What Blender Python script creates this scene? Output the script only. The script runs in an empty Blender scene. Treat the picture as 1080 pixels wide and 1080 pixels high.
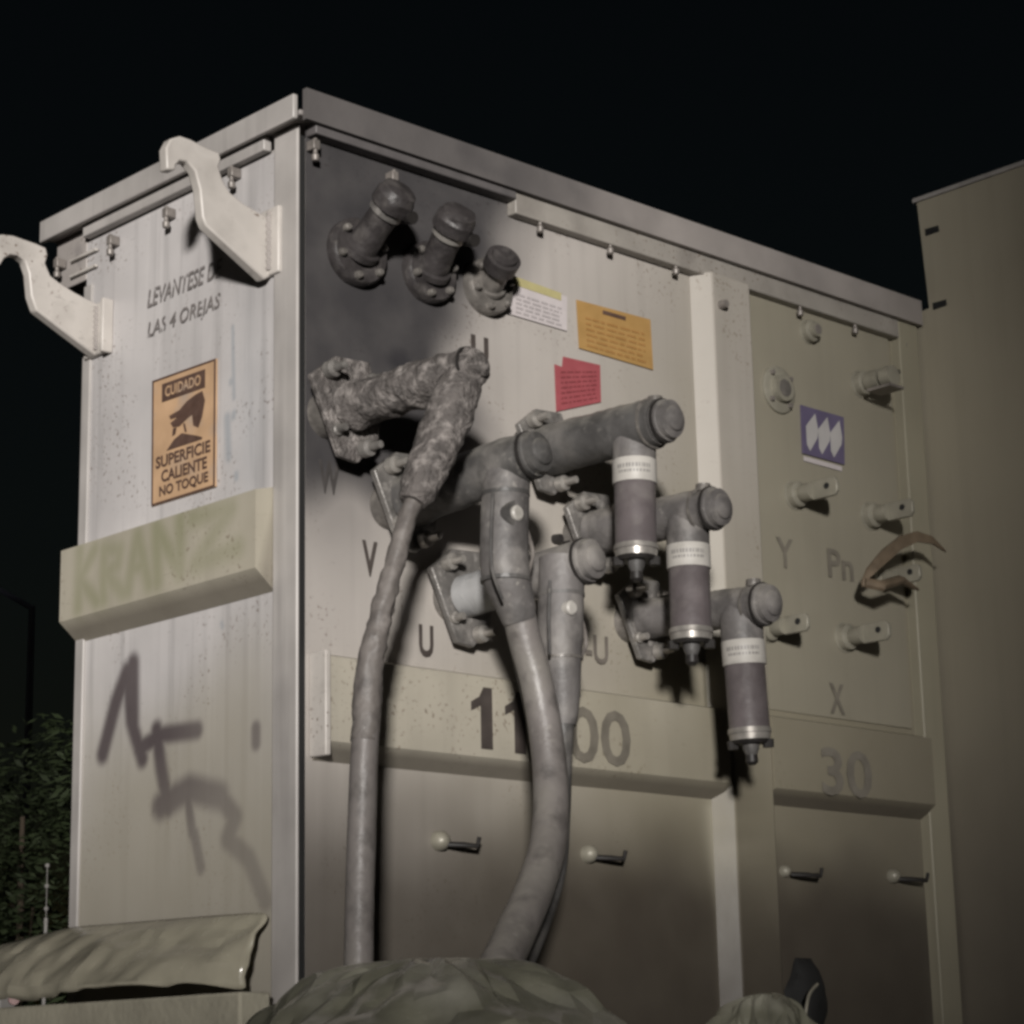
import bpy, math, random
from mathutils import Vector, Matrix, noise
random.seed(7)
R = math.radians
scene = bpy.context.scene

# ------------------------------------------------------------------ camera
CAM = Vector((-2.8307, -3.5823, -0.2329)); YAW, PITCH, ROLL, FPX = .7632, .2407, -.0217, 2424.14
fw = Vector((math.sin(YAW)*math.cos(PITCH), math.cos(YAW)*math.cos(PITCH), math.sin(PITCH)))
ri0 = Vector((math.cos(YAW), -math.sin(YAW), 0)); up0 = ri0.cross(fw)
RI = ri0*math.cos(ROLL) + up0*math.sin(ROLL); UP = -ri0*math.sin(ROLL) + up0*math.cos(ROLL)
cd = bpy.data.cameras.new('camera'); cam = bpy.data.objects.new('camera', cd); scene.collection.objects.link(cam)
cam.matrix_world = Matrix(((RI.x, UP.x, -fw.x, CAM.x), (RI.y, UP.y, -fw.y, CAM.y), (RI.z, UP.z, -fw.z, CAM.z), (0, 0, 0, 1)))
cd.sensor_width = 36; cd.lens = 36*FPX/1080; cd.clip_end = 3000; cd.clip_start = .05
scene.camera = cam

# ------------------------------------------------------------------ world, sun, exposure
SUN_ELEV = R(3.5); SUN_FROM = Vector((-.68, -.733, 0)).normalized()
w = bpy.data.worlds.new('World'); scene.world = w; w.use_nodes = True
nt = w.node_tree; bg = nt.nodes['Background']
sky = nt.nodes.new('ShaderNodeTexSky'); sky.sky_type = 'NISHITA'; sky.sun_disc = False
sky.sun_elevation = SUN_ELEV; sky.sun_rotation = math.atan2(SUN_FROM.x, SUN_FROM.y)
nt.links.new(sky.outputs[0], bg.inputs[0]); bg.inputs[1].default_value = 0.0016
sl = bpy.data.lights.new('sun', 'SUN'); sl.energy = 5.0; sl.angle = R(4); sl.color = (1, .962, .918)
so = bpy.data.objects.new('sun', sl); scene.collection.objects.link(so)
sdir = Vector((SUN_FROM.x*math.cos(SUN_ELEV), SUN_FROM.y*math.cos(SUN_ELEV), math.sin(SUN_ELEV)))
so.rotation_euler = sdir.to_track_quat('Z', 'Y').to_euler(); so.location = sdir*60
scene.view_settings.view_transform = 'Standard'; scene.view_settings.look = 'None'
scene.view_settings.exposure = 0; scene.view_settings.gamma = 1
scene.render.engine = 'CYCLES'; scene.cycles.filter_width = 3.1
scene.cycles.max_bounces = 6
GZ = -1.33                                     # the yard's ground level (tank foot is z = 0)

# ------------------------------------------------------------------ helpers
def ray(x, y): return fw + RI*((x-540)/FPX) - UP*((y-540)/FPX)
def F(x, y, out=0):                            # point over the front wall (plane y = 0), 'out' metres proud
    d = ray(x, y); return CAM + d*((-out-CAM.y)/d.y)
def S(x, y, out=0):                            # point over the side wall (plane x = 0), 'out' metres proud
    d = ray(x, y); return CAM + d*((-out-CAM.x)/d.x)
def YP(x, y, yy):
    d = ray(x, y); return CAM + d*((yy-CAM.y)/d.y)
def DP(x, y, dist):
    d = ray(x, y).normalized(); return CAM + d*dist

class MB:
    def __init__(s): s.v = []; s.f = []; s.at = {}
    def add(s, vs, fs):
        n = len(s.v); s.v += [Vector(a) for a in vs]; s.f += [tuple(i+n for i in q) for q in fs]; return s
    def box(s, a, b):
        (x0, y0, z0), (x1, y1, z1) = a, b
        x0, x1 = sorted((x0, x1)); y0, y1 = sorted((y0, y1)); z0, z1 = sorted((z0, z1))
        return s.add([(x0,y0,z0),(x1,y0,z0),(x1,y1,z0),(x0,y1,z0),(x0,y0,z1),(x1,y0,z1),(x1,y1,z1),(x0,y1,z1)],
                     [(0,3,2,1),(4,5,6,7),(0,1,5,4),(1,2,6,5),(2,3,7,6),(3,0,4,7)])
    def prism(s, poly, d):                     # polygon (3-D points, coplanar) pushed by vector d
        n = len(poly); poly = [Vector(p) for p in poly]; d = Vector(d)
        fs = [tuple(range(n)), tuple(range(2*n-1, n-1, -1))] + [(i, i+n, (i+1) % n+n, (i+1) % n) for i in range(n)]
        return s.add(poly+[p+d for p in poly], fs)
    def loft(s, rings, caps=True):
        n = len(rings[0]); vs = [p for r in rings for p in r]; fs = []
        for k in range(len(rings)-1):
            for i in range(n):
                j = (i+1) % n; fs.append((k*n+i, k*n+j, (k+1)*n+j, (k+1)*n+i))
        if caps: fs += [tuple(range(n-1, -1, -1)), tuple(range((len(rings)-1)*n, len(rings)*n))]
        return s.add(vs, fs)
    def tube(s, pts, rad, seg=20, amp=0, fr=30, sq=1.0):
        pts = [Vector(p) for p in pts]; rings = []; n = None
        for k, p in enumerate(pts):
            a = pts[max(k-1, 0)]; b = pts[min(k+1, len(pts)-1)]
            t = (b-a)
            if t.length < 1e-7: t = (pts[-1]-pts[0])
            t.normalize()
            if n is None: n = t.orthogonal().normalized()
            n = (n - t*n.dot(t)).normalized(); m = t.cross(n)
            r = rad[k] if hasattr(rad, '__len__') else rad
            ring = []
            for i in range(seg):
                an = 2*math.pi*i/seg; q = p + (n*math.cos(an) + m*math.sin(an)*sq)*r
                if amp: q = q + (q-p).normalized()*amp*(noise.noise(q*fr)+.6*noise.noise(q*fr*2.3))
                ring.append(q)
            rings.append(ring)
        return s.loft(rings)
    def rod(s, a, b, prof, seg=24, amp=0, fr=30):   # prof: [(t along a->b, radius)]
        a = Vector(a); b = Vector(b); L = (b-a).length; out = []; last = -1
        for t, r in prof:
            if t <= last: t = last+1e-4
            last = t; out.append((t, r))
        if amp:
            o2 = []
            for (t0, r0), (t1, r1) in zip(out, out[1:]):
                k = max(1, int((t1-t0)*L/.006))
                o2 += [(t0+(t1-t0)*i/k, r0+(r1-r0)*i/k) for i in range(k)]
            out = o2+[out[-1]]
        return s.tube([a+(b-a)*t for t, r in out], [r for t, r in out], seg, amp, fr)
    def ball(s, c, r, seg=14):
        c = Vector(c); rings = []
        for k in range(1, seg//2):
            ph = math.pi*k/(seg//2)
            rings.append([c+Vector((r*math.sin(ph)*math.cos(2*math.pi*i/seg), r*math.sin(ph)*math.sin(2*math.pi*i/seg), r*math.cos(ph))) for i in range(seg)])
        return s.loft(rings)
    def build(s, name, m, parent=None, bevel=0, smooth=True, label=None):
        c = sum(s.v, Vector())/max(1, len(s.v))
        if parent is None: c.z = min(v.z for v in s.v)
        me = bpy.data.meshes.new(name); me.from_pydata([v-c for v in s.v], [], s.f); me.update()
        for k, vals in s.at.items():
            a = me.attributes.new(k, 'FLOAT', 'POINT'); a.data.foreach_set('value', vals)
        import bmesh
        bm = bmesh.new(); bm.from_mesh(me); bmesh.ops.recalc_face_normals(bm, faces=bm.faces); bm.to_mesh(me); bm.free()
        if smooth:
            me.shade_smooth(); me.set_sharp_from_angle(angle=R(38))
        me.materials.append(m)
        o = bpy.data.objects.new(name, me); scene.collection.objects.link(o)
        if bevel:
            b = o.modifiers.new('bevel', 'BEVEL'); b.width = bevel; b.segments = 2; b.limit_method = 'ANGLE'; b.angle_limit = R(40)
        place(o, c, parent)
        if label: o['label'] = label
        return o
def world_of(o): return o.location + (world_of(o.parent) if o.parent else Vector())
def place(o, c, parent):
    if parent: o.parent = parent; o.location = c - world_of(parent)
    else: o.location = c
def thing(name, label, cat, loc, group=None):
    o = bpy.data.objects.new(name, None); scene.collection.objects.link(o); o.location = loc
    return tag(o, label, cat, group)
def tag(o, label, cat, group=None):
    o['label'] = label; o['category'] = cat
    if group: o['group'] = group
    return o

# ------------------------------------------------------------------ materials
def mat(name, col, rough=.5, metal=0, var=.15, scale=6, streak=0, bump=0, bscale=60, col2=None, c2scale=9, c2lo=.5, c2hi=.7,
        masks=(), alpha_noise=None, spec=.5, chips=0, dust=0):
    m = bpy.data.materials.new(name); m.use_nodes = True; t = m.node_tree; N = t.nodes; Lk = t.links
    b = N['Principled BSDF']; b.inputs['Roughness'].default_value = rough; b.inputs['Metallic'].default_value = metal
    b.inputs['Specular IOR Level'].default_value = spec
    geo = N.new('ShaderNodeNewGeometry'); pos = geo.outputs['Position']
    def nz(sc, det=5, vec=None, stretch=None):
        n = N.new('ShaderNodeTexNoise'); n.inputs['Scale'].default_value = sc; n.inputs['Detail'].default_value = det
        src = vec or pos
        if stretch:
            mp = N.new('ShaderNodeMapping'); mp.inputs['Scale'].default_value = stretch; Lk.new(src, mp.inputs[0]); src = mp.outputs[0]
        Lk.new(src, n.inputs['Vector']); return n.outputs['Fac']
    def ramp(fac, lo, hi, a=0, c=1):
        r = N.new('ShaderNodeMapRange'); r.inputs[1].default_value = lo; r.inputs[2].default_value = hi
        r.inputs[3].default_value = a; r.inputs[4].default_value = c; Lk.new(fac, r.inputs[0]); return r.outputs[0]
    def mix(fac, A, B, mode='MIX'):
        x = N.new('ShaderNodeMix'); x.data_type = 'RGBA'; x.blend_type = mode
        if hasattr(fac, 'links') or hasattr(fac, 'is_linked'): Lk.new(fac, x.inputs[0])
        else: x.inputs[0].default_value = fac
        for v, sck in ((A, x.inputs[6]), (B, x.inputs[7])):
            if isinstance(v, tuple): sck.default_value = (*v, 1)
            else: Lk.new(v, sck)
        return x.outputs[2]
    def mul(a, bb):
        x = N.new('ShaderNodeMath'); x.operation = 'MULTIPLY'; Lk.new(a, x.inputs[0])
        if isinstance(bb, (int, float)): x.inputs[1].default_value = bb
        else: Lk.new(bb, x.inputs[1])
        return x.outputs[0]
    lo = tuple(c*(1-var) for c in col); hi = tuple(min(1, c*(1+var)) for c in col)
    c = mix(ramp(nz(scale), .3, .7), lo, hi)
    if streak:
        c = mix(ramp(nz(1, 4, stretch=(26, 26, 1.4)), .5, .78, 0, streak), c, tuple(k*.45 for k in col))
        c = mix(ramp(nz(1, 3, stretch=(38, 38, 1.1)), .58, .8, 0, streak*.8), c, tuple(min(1, k*1.3) for k in col))
    if col2: c = mix(ramp(nz(c2scale, 7), c2lo, c2hi), c, col2)
    if dust:                                      # tops painted lighter as if lit from above, plus pale specks
        sx = N.new('ShaderNodeSeparateXYZ'); Lk.new(geo.outputs['Normal'], sx.inputs[0])
        f = mul(ramp(sx.outputs[2], .25, .95), ramp(nz(24, 6), .30, .62, .25, 1)); c = mix(mul(f, dust), c, (.33, .31, .27))
        f = mul(ramp(nz(60, 5), .60, .70), ramp(nz(7, 3), .45, .6)); c = mix(mul(f, dust*.6), c, (.33, .31, .28))
        f = mul(ramp(nz(17, 5), .52, .66), .65); c = mix(f, c, tuple(k*.5 for k in col))
    soot_f = None
    if chips:                                     # chipped paint with rust, in scattered patches
        f = mul(ramp(nz(95, 4), .60, .66), ramp(nz(5, 3), .50, .60)); c = mix(mul(f, chips), c, (.11, .075, .055))
        f = mul(ramp(nz(1, 3, stretch=(30, 30, 190)), .66, .70), ramp(nz(4, 3), .46, .6)); c = mix(mul(f, chips*.6), c, tuple(k*.55 for k in col))
    for attr, colr, st in masks:
        a = N.new('ShaderNodeAttribute'); a.attribute_name = attr
        f = mul(a.outputs['Fac'], ramp(nz(9, 6), .25, .65, .93, 1)); f = mul(f, st)
        c = mix(f, c, colr)
        if attr == 'soot': soot_f = f
    Lk.new(c, b.inputs['Base Color'])
    rr = ramp(nz(scale*2), .3, .7, max(.05, rough-.08), min(1, rough+.1)); 
    if soot_f is not None:                        # soot is matt
        x = N.new('ShaderNodeMix'); x.data_type = 'FLOAT'; Lk.new(soot_f, x.inputs[0]); Lk.new(rr, x.inputs[2]); x.inputs[3].default_value = .85; rr = x.outputs[0]
        x = N.new('ShaderNodeMix'); x.data_type = 'FLOAT'; Lk.new(soot_f, x.inputs[0]); x.inputs[2].default_value = spec; x.inputs[3].default_value = .12; Lk.new(x.outputs[0], b.inputs['Specular IOR Level'])
    Lk.new(rr, b.inputs['Roughness'])
    if bump:
        bp = N.new('ShaderNodeBump'); bp.inputs['Strength'].default_value = bump; bp.inputs['Distance'].default_value = .01
        Lk.new(nz(bscale, 6), bp.inputs['Height']); Lk.new(bp.outputs[0], b.inputs['Normal'])
    if alpha_noise:
        f = ramp(nz(alpha_noise[0], 6), alpha_noise[1], alpha_noise[2]); Lk.new(f, b.inputs['Alpha'])
    return m
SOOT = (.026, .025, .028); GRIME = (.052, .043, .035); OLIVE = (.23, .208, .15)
M = {}
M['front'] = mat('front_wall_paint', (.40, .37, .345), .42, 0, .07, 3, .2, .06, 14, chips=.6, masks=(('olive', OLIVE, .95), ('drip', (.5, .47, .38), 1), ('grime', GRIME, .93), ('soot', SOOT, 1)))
M['side'] = mat('side_wall_paint', (.44, .42, .415), .42, 0, .13, 3, .6, .06, 14, chips=.7, masks=(('olive', (.30, .275, .22), .85), ('spray', (.085, .07, .072), 1), ('bluish', (.22, .25, .28), .9)))
M['band'] = mat('band_paint', (.39, .36, .30), .45, 0, .09, 5, .18, .06, 16, chips=.7, masks=(('olive', OLIVE, .9), ('green', (.205, .205, .125), .7), ('grime', (.10, .085, .07), .8)))
M['post'] = mat('post_paint', (.34, .32, .305), .42, 0, .14, 5, .35, .04, 16)
M['lid'] = mat('lid_paint', (.29, .265, .25), .5, 0, .16, 5, 0, .1, 30, col2=(.12, .11, .11), c2lo=.58, c2hi=.8, chips=.8)
M['band2'] = mat('flange_paint', (.27, .25, .225), .48, 0, .15, 6, 0, .1, 30, col2=(.17, .155, .14), c2scale=7, c2lo=.5, c2hi=.75, chips=.8)
M['sootlid'] = mat('smoked_flange', (.10, .092, .092), .6, 0, .2, 9, 0, .1, 30, col2=(.06, .055, .055), c2lo=.5, c2hi=.7)
M['hook'] = mat('lug_paint', (.45, .42, .39), .45, 0, .1, 9, 0, .05, 30, col2=(.26, .24, .22), c2lo=.52, c2hi=.8, chips=.9)
M['term'] = mat('terminal_metal', (.25, .235, .19), .45, .15, .15, 20, 0, .08, 60)
M['clip'] = mat('clamp_metal', (.20, .18, .165), .45, .3, .25, 30, 0, .1, 60)
M['rubber'] = mat('grey_rubber', (.115, .107, .104), .55, 0, .3, 12, 0, .18, 70, col2=(.23, .215, .20), c2scale=11, c2lo=.48, c2hi=.72, dust=.75)
M['darkrubber'] = mat('dark_rubber', (.070, .067, .065), .5, 0, .3, 12, 0, .18, 70, col2=(.16, .15, .14), c2scale=10, c2lo=.5, c2hi=.75, dust=.55)
M['tube'] = mat('arrester_housing', (.105, .090, .092), .45, 0, .2, 14, .35, .15, 50, col2=(.15, .135, .13), c2scale=18, c2lo=.55, c2hi=.75)
M['black'] = mat('black_rubber', (.018, .016, .015), .5, 0, .2, 14)
M['collar'] = mat('arrester_collar', (.42, .40, .37), .5, 0, .1, 12, .2, .1, 30, col2=(.26, .245, .22), c2scale=16, c2lo=.55, c2hi=.75)
M['print'] = mat('collar_print', (.22, .21, .20), .5, 0, .1, 30)
M['char'] = mat('charred_rubber', (.088, .078, .073), .7, 0, .35, 26, 0, .9, 110, col2=(.27, .245, .23), c2scale=44, c2lo=.48, c2hi=.72)
M['cable'] = mat('cable_jacket', (.165, .15, .142), .45, 0, .2, 9, 0, .2, 50, col2=(.22, .205, .185), c2scale=8, c2lo=.5, c2hi=.75, dust=.5)
M['charcable'] = mat('scorched_cable_jacket', (.145, .13, .12), .55, 0, .2, 18, 0, .25, 60, col2=(.09, .08, .075), c2scale=30, c2lo=.5, c2hi=.7)
M['plate'] = mat('flange_metal', (.175, .165, .155), .42, .35, .25, 26, 0, .3, 70, col2=(.34, .32, .30), c2scale=40, c2lo=.55, c2hi=.7, dust=.5)
M['bolt'] = mat('bolt_metal', (.33, .31, .285), .35, .5, .2, 30)
M['silicone'] = mat('pale_insulator', (.30, .30, .30), .28, 0, .15, 12)
M['sootm'] = mat('sooty_porcelain', (.034, .030, .030), .5, 0, .3, 22, 0, .35, 60, col2=(.085, .077, .073), c2scale=30, c2lo=.52, c2hi=.75)
M['sootgrey'] = mat('smoked_metal', (.13, .12, .11), .42, .2, .25, 24, 0, .3, 60, col2=(.24, .22, .2), c2scale=30, c2lo=.5, c2hi=.75)
M['orange'] = mat('orange_label', (.35, .21, .075), .5, 0, .08, 20)
M['white'] = mat('white_label', (.48, .44, .44), .45, 0, .05, 20)
M['yellow'] = mat('yellow_print', (.38, .34, .17), .5, 0, .1, 30)
M['red'] = mat('red_label', (.29, .07, .08), .5, 0, .08, 20)
M['redprint'] = mat('red_label_print', (.20, .045, .05), .5, 0, .1, 20)
M['orprint'] = mat('orange_label_print', (.31, .165, .055), .5, 0, .1, 20)
M['greyprint'] = mat('faint_print', (.36, .33, .33), .5, 0, .1, 20)
M['purple'] = mat('purple_print', (.105, .088, .15), .5, 0, .1, 20)
M['logo'] = mat('logo_white', (.40, .385, .38), .5, 0, .08, 20)
M['signp'] = mat('warning_sign_face', (.46, .30, .18), .5, 0, .12, 12, .25, 0, col2=(.34, .275, .23), c2scale=9, c2lo=.52, c2hi=.75)
M['signb'] = mat('warning_sign_print', (.085, .05, .038), .55, 0, .2, 30)
M['ink'] = mat('stencil_paint', (.055, .045, .04), .6, 0, .2, 20)
M['fadeink'] = mat('faded_stencil_paint', (.15, .135, .11), .6, 0, .2, 20)
M['tarp'] = mat('plastic_tarp', (.195, .19, .145), .22, 0, .3, 9, 0, .35, 20, col2=(.33, .32, .27), c2scale=7, c2lo=.5, c2hi=.75)
M['skirt'] = mat('skirt_sheet', (.29, .27, .21), .22, 0, .2, 8, 0, .15, 25)
M['concrete'] = mat('plinth_concrete', (.30, .28, .22), .85, 0, .15, 8, .1, .3, 60)
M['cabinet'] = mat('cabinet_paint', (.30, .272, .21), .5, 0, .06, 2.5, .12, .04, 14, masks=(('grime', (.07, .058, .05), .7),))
M['slot'] = mat('dark_slot', (.01, .01, .01), .8)
M['gravel'] = mat('yard_gravel', (.22, .2, .17), .95, 0, .3, 5, 0, .9, 25)
M['leafdry'] = mat('dry_strip', (.14, .105, .07), .6, 0, .3, 20)
M['bark'] = mat('bark', (.06, .045, .03), .9)
M['leaf'] = mat('leaf', (.022, .032, .012), .6, 0, .4, 3)
M['pole'] = mat('pole_metal', (.10, .11, .15), .6, 0)
M['wallm'] = mat('yard_wall_block', (.3, .28, .25), .9, 0, .1, 4, .2)
M['markr'] = mat('marker_plastic', (.2, .19, .18), .5)
M['redref'] = mat('red_reflector', (.10, .012, .006), .3)

# ------------------------------------------------------------------ ground and added shade walls
g = MB().add([(-900, -900, GZ), (900, -900, GZ), (900, 900, GZ), (-900, 900, GZ)], [(0, 1, 2, 3)]).build('ground', M['gravel'], smooth=False)
g['kind'] = 'structure'
P_AX = Vector((SUN_FROM.y*-1, SUN_FROM.x, 0))              # to the right as the light looks at the tank
def wallseg(name, p0, p1, dist, ztop, label):  # unseen walls added to block the sun and grade its light on the tank
    a = SUN_FROM*dist + P_AX*p0; b = SUN_FROM*dist + P_AX*p1; d = SUN_FROM*.25
    m = MB().prism([(a.x, a.y, GZ), (b.x, b.y, GZ), (b.x+d.x, b.y+d.y, GZ), (a.x+d.x, a.y+d.y, GZ)], (0, 0, ztop-GZ))
    o = m.build(name, M['wallm'], smooth=False)
    tag(o, label, 'wall'); return o
D0 = 23; rise = D0*math.tan(SUN_ELEV)
wallseg('yard_wall', -1.56, 1.28, D0, .03+rise, 'low block wall of the yard behind the viewer, below the opening')
wallseg('yard_wall', -14, -1.58, D0, 8.5, 'tall block wall at the left of the opening behind the viewer')
wallseg('yard_wall', 1.30, 16, D0, 8.5, 'tall block wall at the right of the opening behind the viewer')

# ------------------------------------------------------------------ the transformer
XW, YD, HT = 2.085, .81, 1.745
RX0, RX1 = F(727, 300, 0).x, F(790, 290, .045).x       # left and right edge of the stiffening rib
T = thing('power_transformer', 'big grey steel transformer tank with lifting hooks, soot stains and stencilled letters', 'transformer', (1.04, .4, -.3))
def grid(o, u, v, nu, nv, fn, nrm, amp=.0012, fr=2.2):
    m = MB(); vs = []; at = {}
    for j in range(nv+1):
        for i in range(nu+1):
            p = Vector(o)+Vector(u)*(i/nu)+Vector(v)*(j/nv)
            for k, x in fn(p).items(): at.setdefault(k, []).append(max(0, min(1, x)))
            vs.append(p+Vector(nrm)*amp*noise.noise(p*fr)*2)
    m.add(vs, [(j*(nu+1)+i, j*(nu+1)+i+1, (j+1)*(nu+1)+i+1, (j+1)*(nu+1)+i) for j in range(nv) for i in range(nu)])
    m.at = at; return m
def sm(a, b, x):
    t = max(0, min(1, (x-a)/(b-a))); return t*t*(3-2*t)
def seg_d(p, a, b):
    ab = b-a; t = max(0, min(1, (p-a).dot(ab)/max(1e-9, ab.length_squared))); return (p-(a+ab*t)).length
def strokes(polys, conv):
    out = []
    for w_, pts in polys:
        q = [conv(*xy) for xy in pts]
        out += [(w_, Vector((a.x+a.y, a.z)), Vector((b.x+b.y, b.z))) for a, b in zip(q, q[1:])]
    return out
def stroke_val(p, st, soft=.6):
    v = 0; q = Vector((p.x+p.y, p.z))
    for w_, a, b in st:
        d = seg_d(q, a, b)
        if d < w_*2: v = max(v, 1-sm(w_*(1-soft), w_*(1+soft*.7), d))
    return v
def front_fn(p):
    x, z = p.x, p.z; n = noise.noise(p*3.1)*.5+noise.noise(p*8)*.25
    # smoke from the failed bushings in the upper left corner
    d = math.sqrt((max(0, x-.20)/.42)**2+(max(0, 1.24-z)/.46)**2)
    if z > 1.28: d = (x-.12-(z-1.28)*.50)/.44
    s = 1-sm(.50, 1.0, d+n*.35)
    s = max(s*(.955+.05*n), 1.0*math.exp(-(((x-.27)/.2)**2+((z-1.27)/.16)**2)))
    s = max(s, .45*math.exp(-(((x-.1)/.18)**2+((z-.93)/.16)**2)))
    s = max(s, .55*math.exp(-(((x-.62)/.22)**2+((z-1.74)/.06)**2)))
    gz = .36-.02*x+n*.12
    g = (1-sm(gz-.22, gz+.10, z))*(.8+.2*sm(.0, .9, x))  # dirty foot, also painted darker for the light falling off
    g = max(g, .5*sm(.9, 2.0, x)*(1-sm(.1, .9, z)))  # lower right painted darker, as the light falls off
    o = sm(.25, 1.45, x*.8+(1.2-z)*.55+n*.2)
    dr = math.exp(-((x-(1.245+.02*noise.noise(Vector((0, 0, z*3)))))/(.022+.02*sm(.1, .35, z)))**2)*(.4+.45*sm(-.05, .25, z)*(1-sm(.36, .39, z)))*(1 if z < .39 else 0)
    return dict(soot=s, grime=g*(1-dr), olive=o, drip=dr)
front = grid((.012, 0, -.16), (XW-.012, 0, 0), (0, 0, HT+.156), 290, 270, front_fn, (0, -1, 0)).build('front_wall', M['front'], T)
SPRAY = strokes([(.026, [(108, 795), (122, 740), (134, 708)]), (.024, [(134, 708), (138, 760), (150, 800)]), (.026, [(140, 700), (140, 765)]),
                 (.022, [(146, 790), (170, 775), (208, 770)]), (.024, [(165, 770), (170, 810), (178, 852)]),
                 (.034, [(170, 850), (200, 832), (232, 840)]), (.026, [(232, 840), (248, 862), (240, 885)]), (.016, [(198, 840), (203, 878)]),
                 (.017, [(270, 768), (270, 784)]), (.017, [(205, 880), (212, 915)]),
                 (.024, [(240, 885), (262, 905), (280, 950)])], S)
FADE = Vector((1, 1))
BLOTS = strokes([(.012, [(240, 440), (241, 482)]), (.009, [(246, 440), (247, 436)]), (.008, [(244, 402), (244, 404)]), (.008, [(249, 500), (249, 504)]), (.006, [(233, 657), (234, 661)]),
                 (.006, [(246, 345), (247, 420)])], S)
def side_fn(p):
    v = stroke_val(p, SPRAY)
    q = Vector((p.x+p.y, p.z))
    v *= .55+.45*sm(.15, .5, p.z) if p.y < .5 else 1
    v *= 1-.3*sm(.5, .2, p.y)
    return dict(spray=v, bluish=.6*stroke_val(p, BLOTS, .8)+.25*math.exp(-(((p.y-.17)/.06)**2+((p.z-1.1)/.3)**2)), olive=1-sm(.25, .75, p.z+noise.noise(p*3)*.2))
side = grid((0, YD, -.16), (0, -(YD-.012), 0), (0, 0, HT+.12), 150, 330, side_fn, (-1, 0, 0)).build('side_wall', M['side'], T)
MB().box((.004, .006, -.16), (XW-.004, YD-.001, HT-.03)).build('tank_shell', M['post'], T, smooth=False)
# corner posts
MB().box((-.002, -.003, -.16), (.008, .001, HT-.03)).build('corner_seam', M['slot'], T, smooth=False)
cp = MB(); cp.box((-.007, .0035, -.16), (.002, .085, HT-.004)); cp.build('corner_post', M['post'], T, .004)
MB().box((-.006, YD-.03, -.16), (.02, YD+.004, HT-.15)).build('corner_post', M['post'], T, .003)
MB().box((2.03, -.03, -.16), (2.115, .02, HT-.01)).build('corner_post', mat('end_post_paint', (.26, .24, .18), .45, 0, .08, 4, .15, .04, 14), T, .004)
# seam plate on the right of the rib
MB().box((RX1+.012, -.006, .62), (2.012, .004, 1.70)).build('access_panel', mat('access_panel_paint', (.25, .23, .18), .45, 0, .06, 3, .1, .04, 14), T, .002)
# stiffening rib
def bandprof(x0, x1, z0, z1, out, top=.012, bot=.04):
    return [(x0, 0, z0), (x0, -out, z0+bot), (x0, -out, z1-top), (x0, 0, z1)]
rib = MB(); z0r, z1r = -.16, HT-.055
def rib_fn(p):
    n = noise.noise(p*4)
    return dict(grime=(1-sm(-.05, .5, p.z+n*.08))*.95 if p.y < -.01 and p.x > RX0+.04 else (1-sm(-.1, .8, p.z+n*.1))*.97*(1-.9*math.exp(-((p.z-.30)/.08)**2)*(.75+.4*noise.noise(p*30))), olive=.35+.65*(1-sm(.3, 1.4, p.z)), soot=0, drip=0)  # rib foot and bevel painted darker to hold back the light
# subdivide the rib for its stain and painted-in shade
def cut(mb, nz_, fn):
    m2 = MB(); zs = [z0r+(z1r-z0r)*i/nz_ for i in range(nz_+1)]
    m2.loft([[Vector((x, y, z)) for x, y in ((RX0, .003), (RX0+.035, -.045), (RX1, -.045), (RX1+.002, .003))] for z in zs])
    for v in m2.v:
        for k, x in fn(v).items(): m2.at.setdefault(k, []).append(x)
    return m2
cut(rib, 60, rib_fn).build('stiffener_rib', M['front'], T, .004)
# horizontal stiffening bands
def gl(x, v): return (x, 583-.32*(x-80)+v*58)
GREEN = strokes([(w_, [gl(*p) for p in q]) for w_, q in (
    (.022, [(84, 0), (82, 1)]), (.02, [(100, .05), (84, .5), (102, 1.0)]),
    (.022, [(110, .1), (109, 1)]), (.022, [(110, .1), (126, .2), (124, .45), (111, .55), (130, 1)]),
    (.022, [(134, 1), (145, .05), (157, 1)]), (.018, [(138, .62), (153, .62)]),
    (.024, [(166, 1), (165, 0), (190, .95), (190, 0)]),
    (.026, [(203, .05), (243, .1), (206, .9), (250, .85)]))], lambda x, y: S(x, y, .05))
def side_band():
    zs0, zs1, o, y0, y1 = .742, .962, .05, .812, .085
    ring = [(.0, zs0), (-o, zs0+.043), (-o, zs1-.012), (-.004, zs1)]
    prof = [(0, zs0, 1)]
    nz2 = 24; prof = [(-o*.5, zs0+.0215), (-o, zs0+.043)] + [(-o, zs0+.043+(zs1-.012-zs0-.043)*i/nz2) for i in range(1, nz2+1)] + [(-.002, zs1), (0, zs1)]
    prof = [(.0, zs0)]+prof
    nu = 110; rings = []
    for i in range(nu+1):
        y = y0+(y1-y0)*i/nu
        rings.append([Vector((x, y, z)) for x, z in prof])
    m = MB(); m.loft(rings)
    for v in m.v:
        gr = stroke_val(v, GREEN, 1.0) if v.x < -.045 else 0
        n = noise.noise(v*5)
        for k, x in dict(green=gr*(.85+.6*n), olive=.35+.3*n, grime=.75 if v.z < zs0+.03 else 0).items(): m.at.setdefault(k, []).append(max(0, x))  # band underside painted darker, standing for its shade
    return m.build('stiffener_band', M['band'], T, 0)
side_band()
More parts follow.
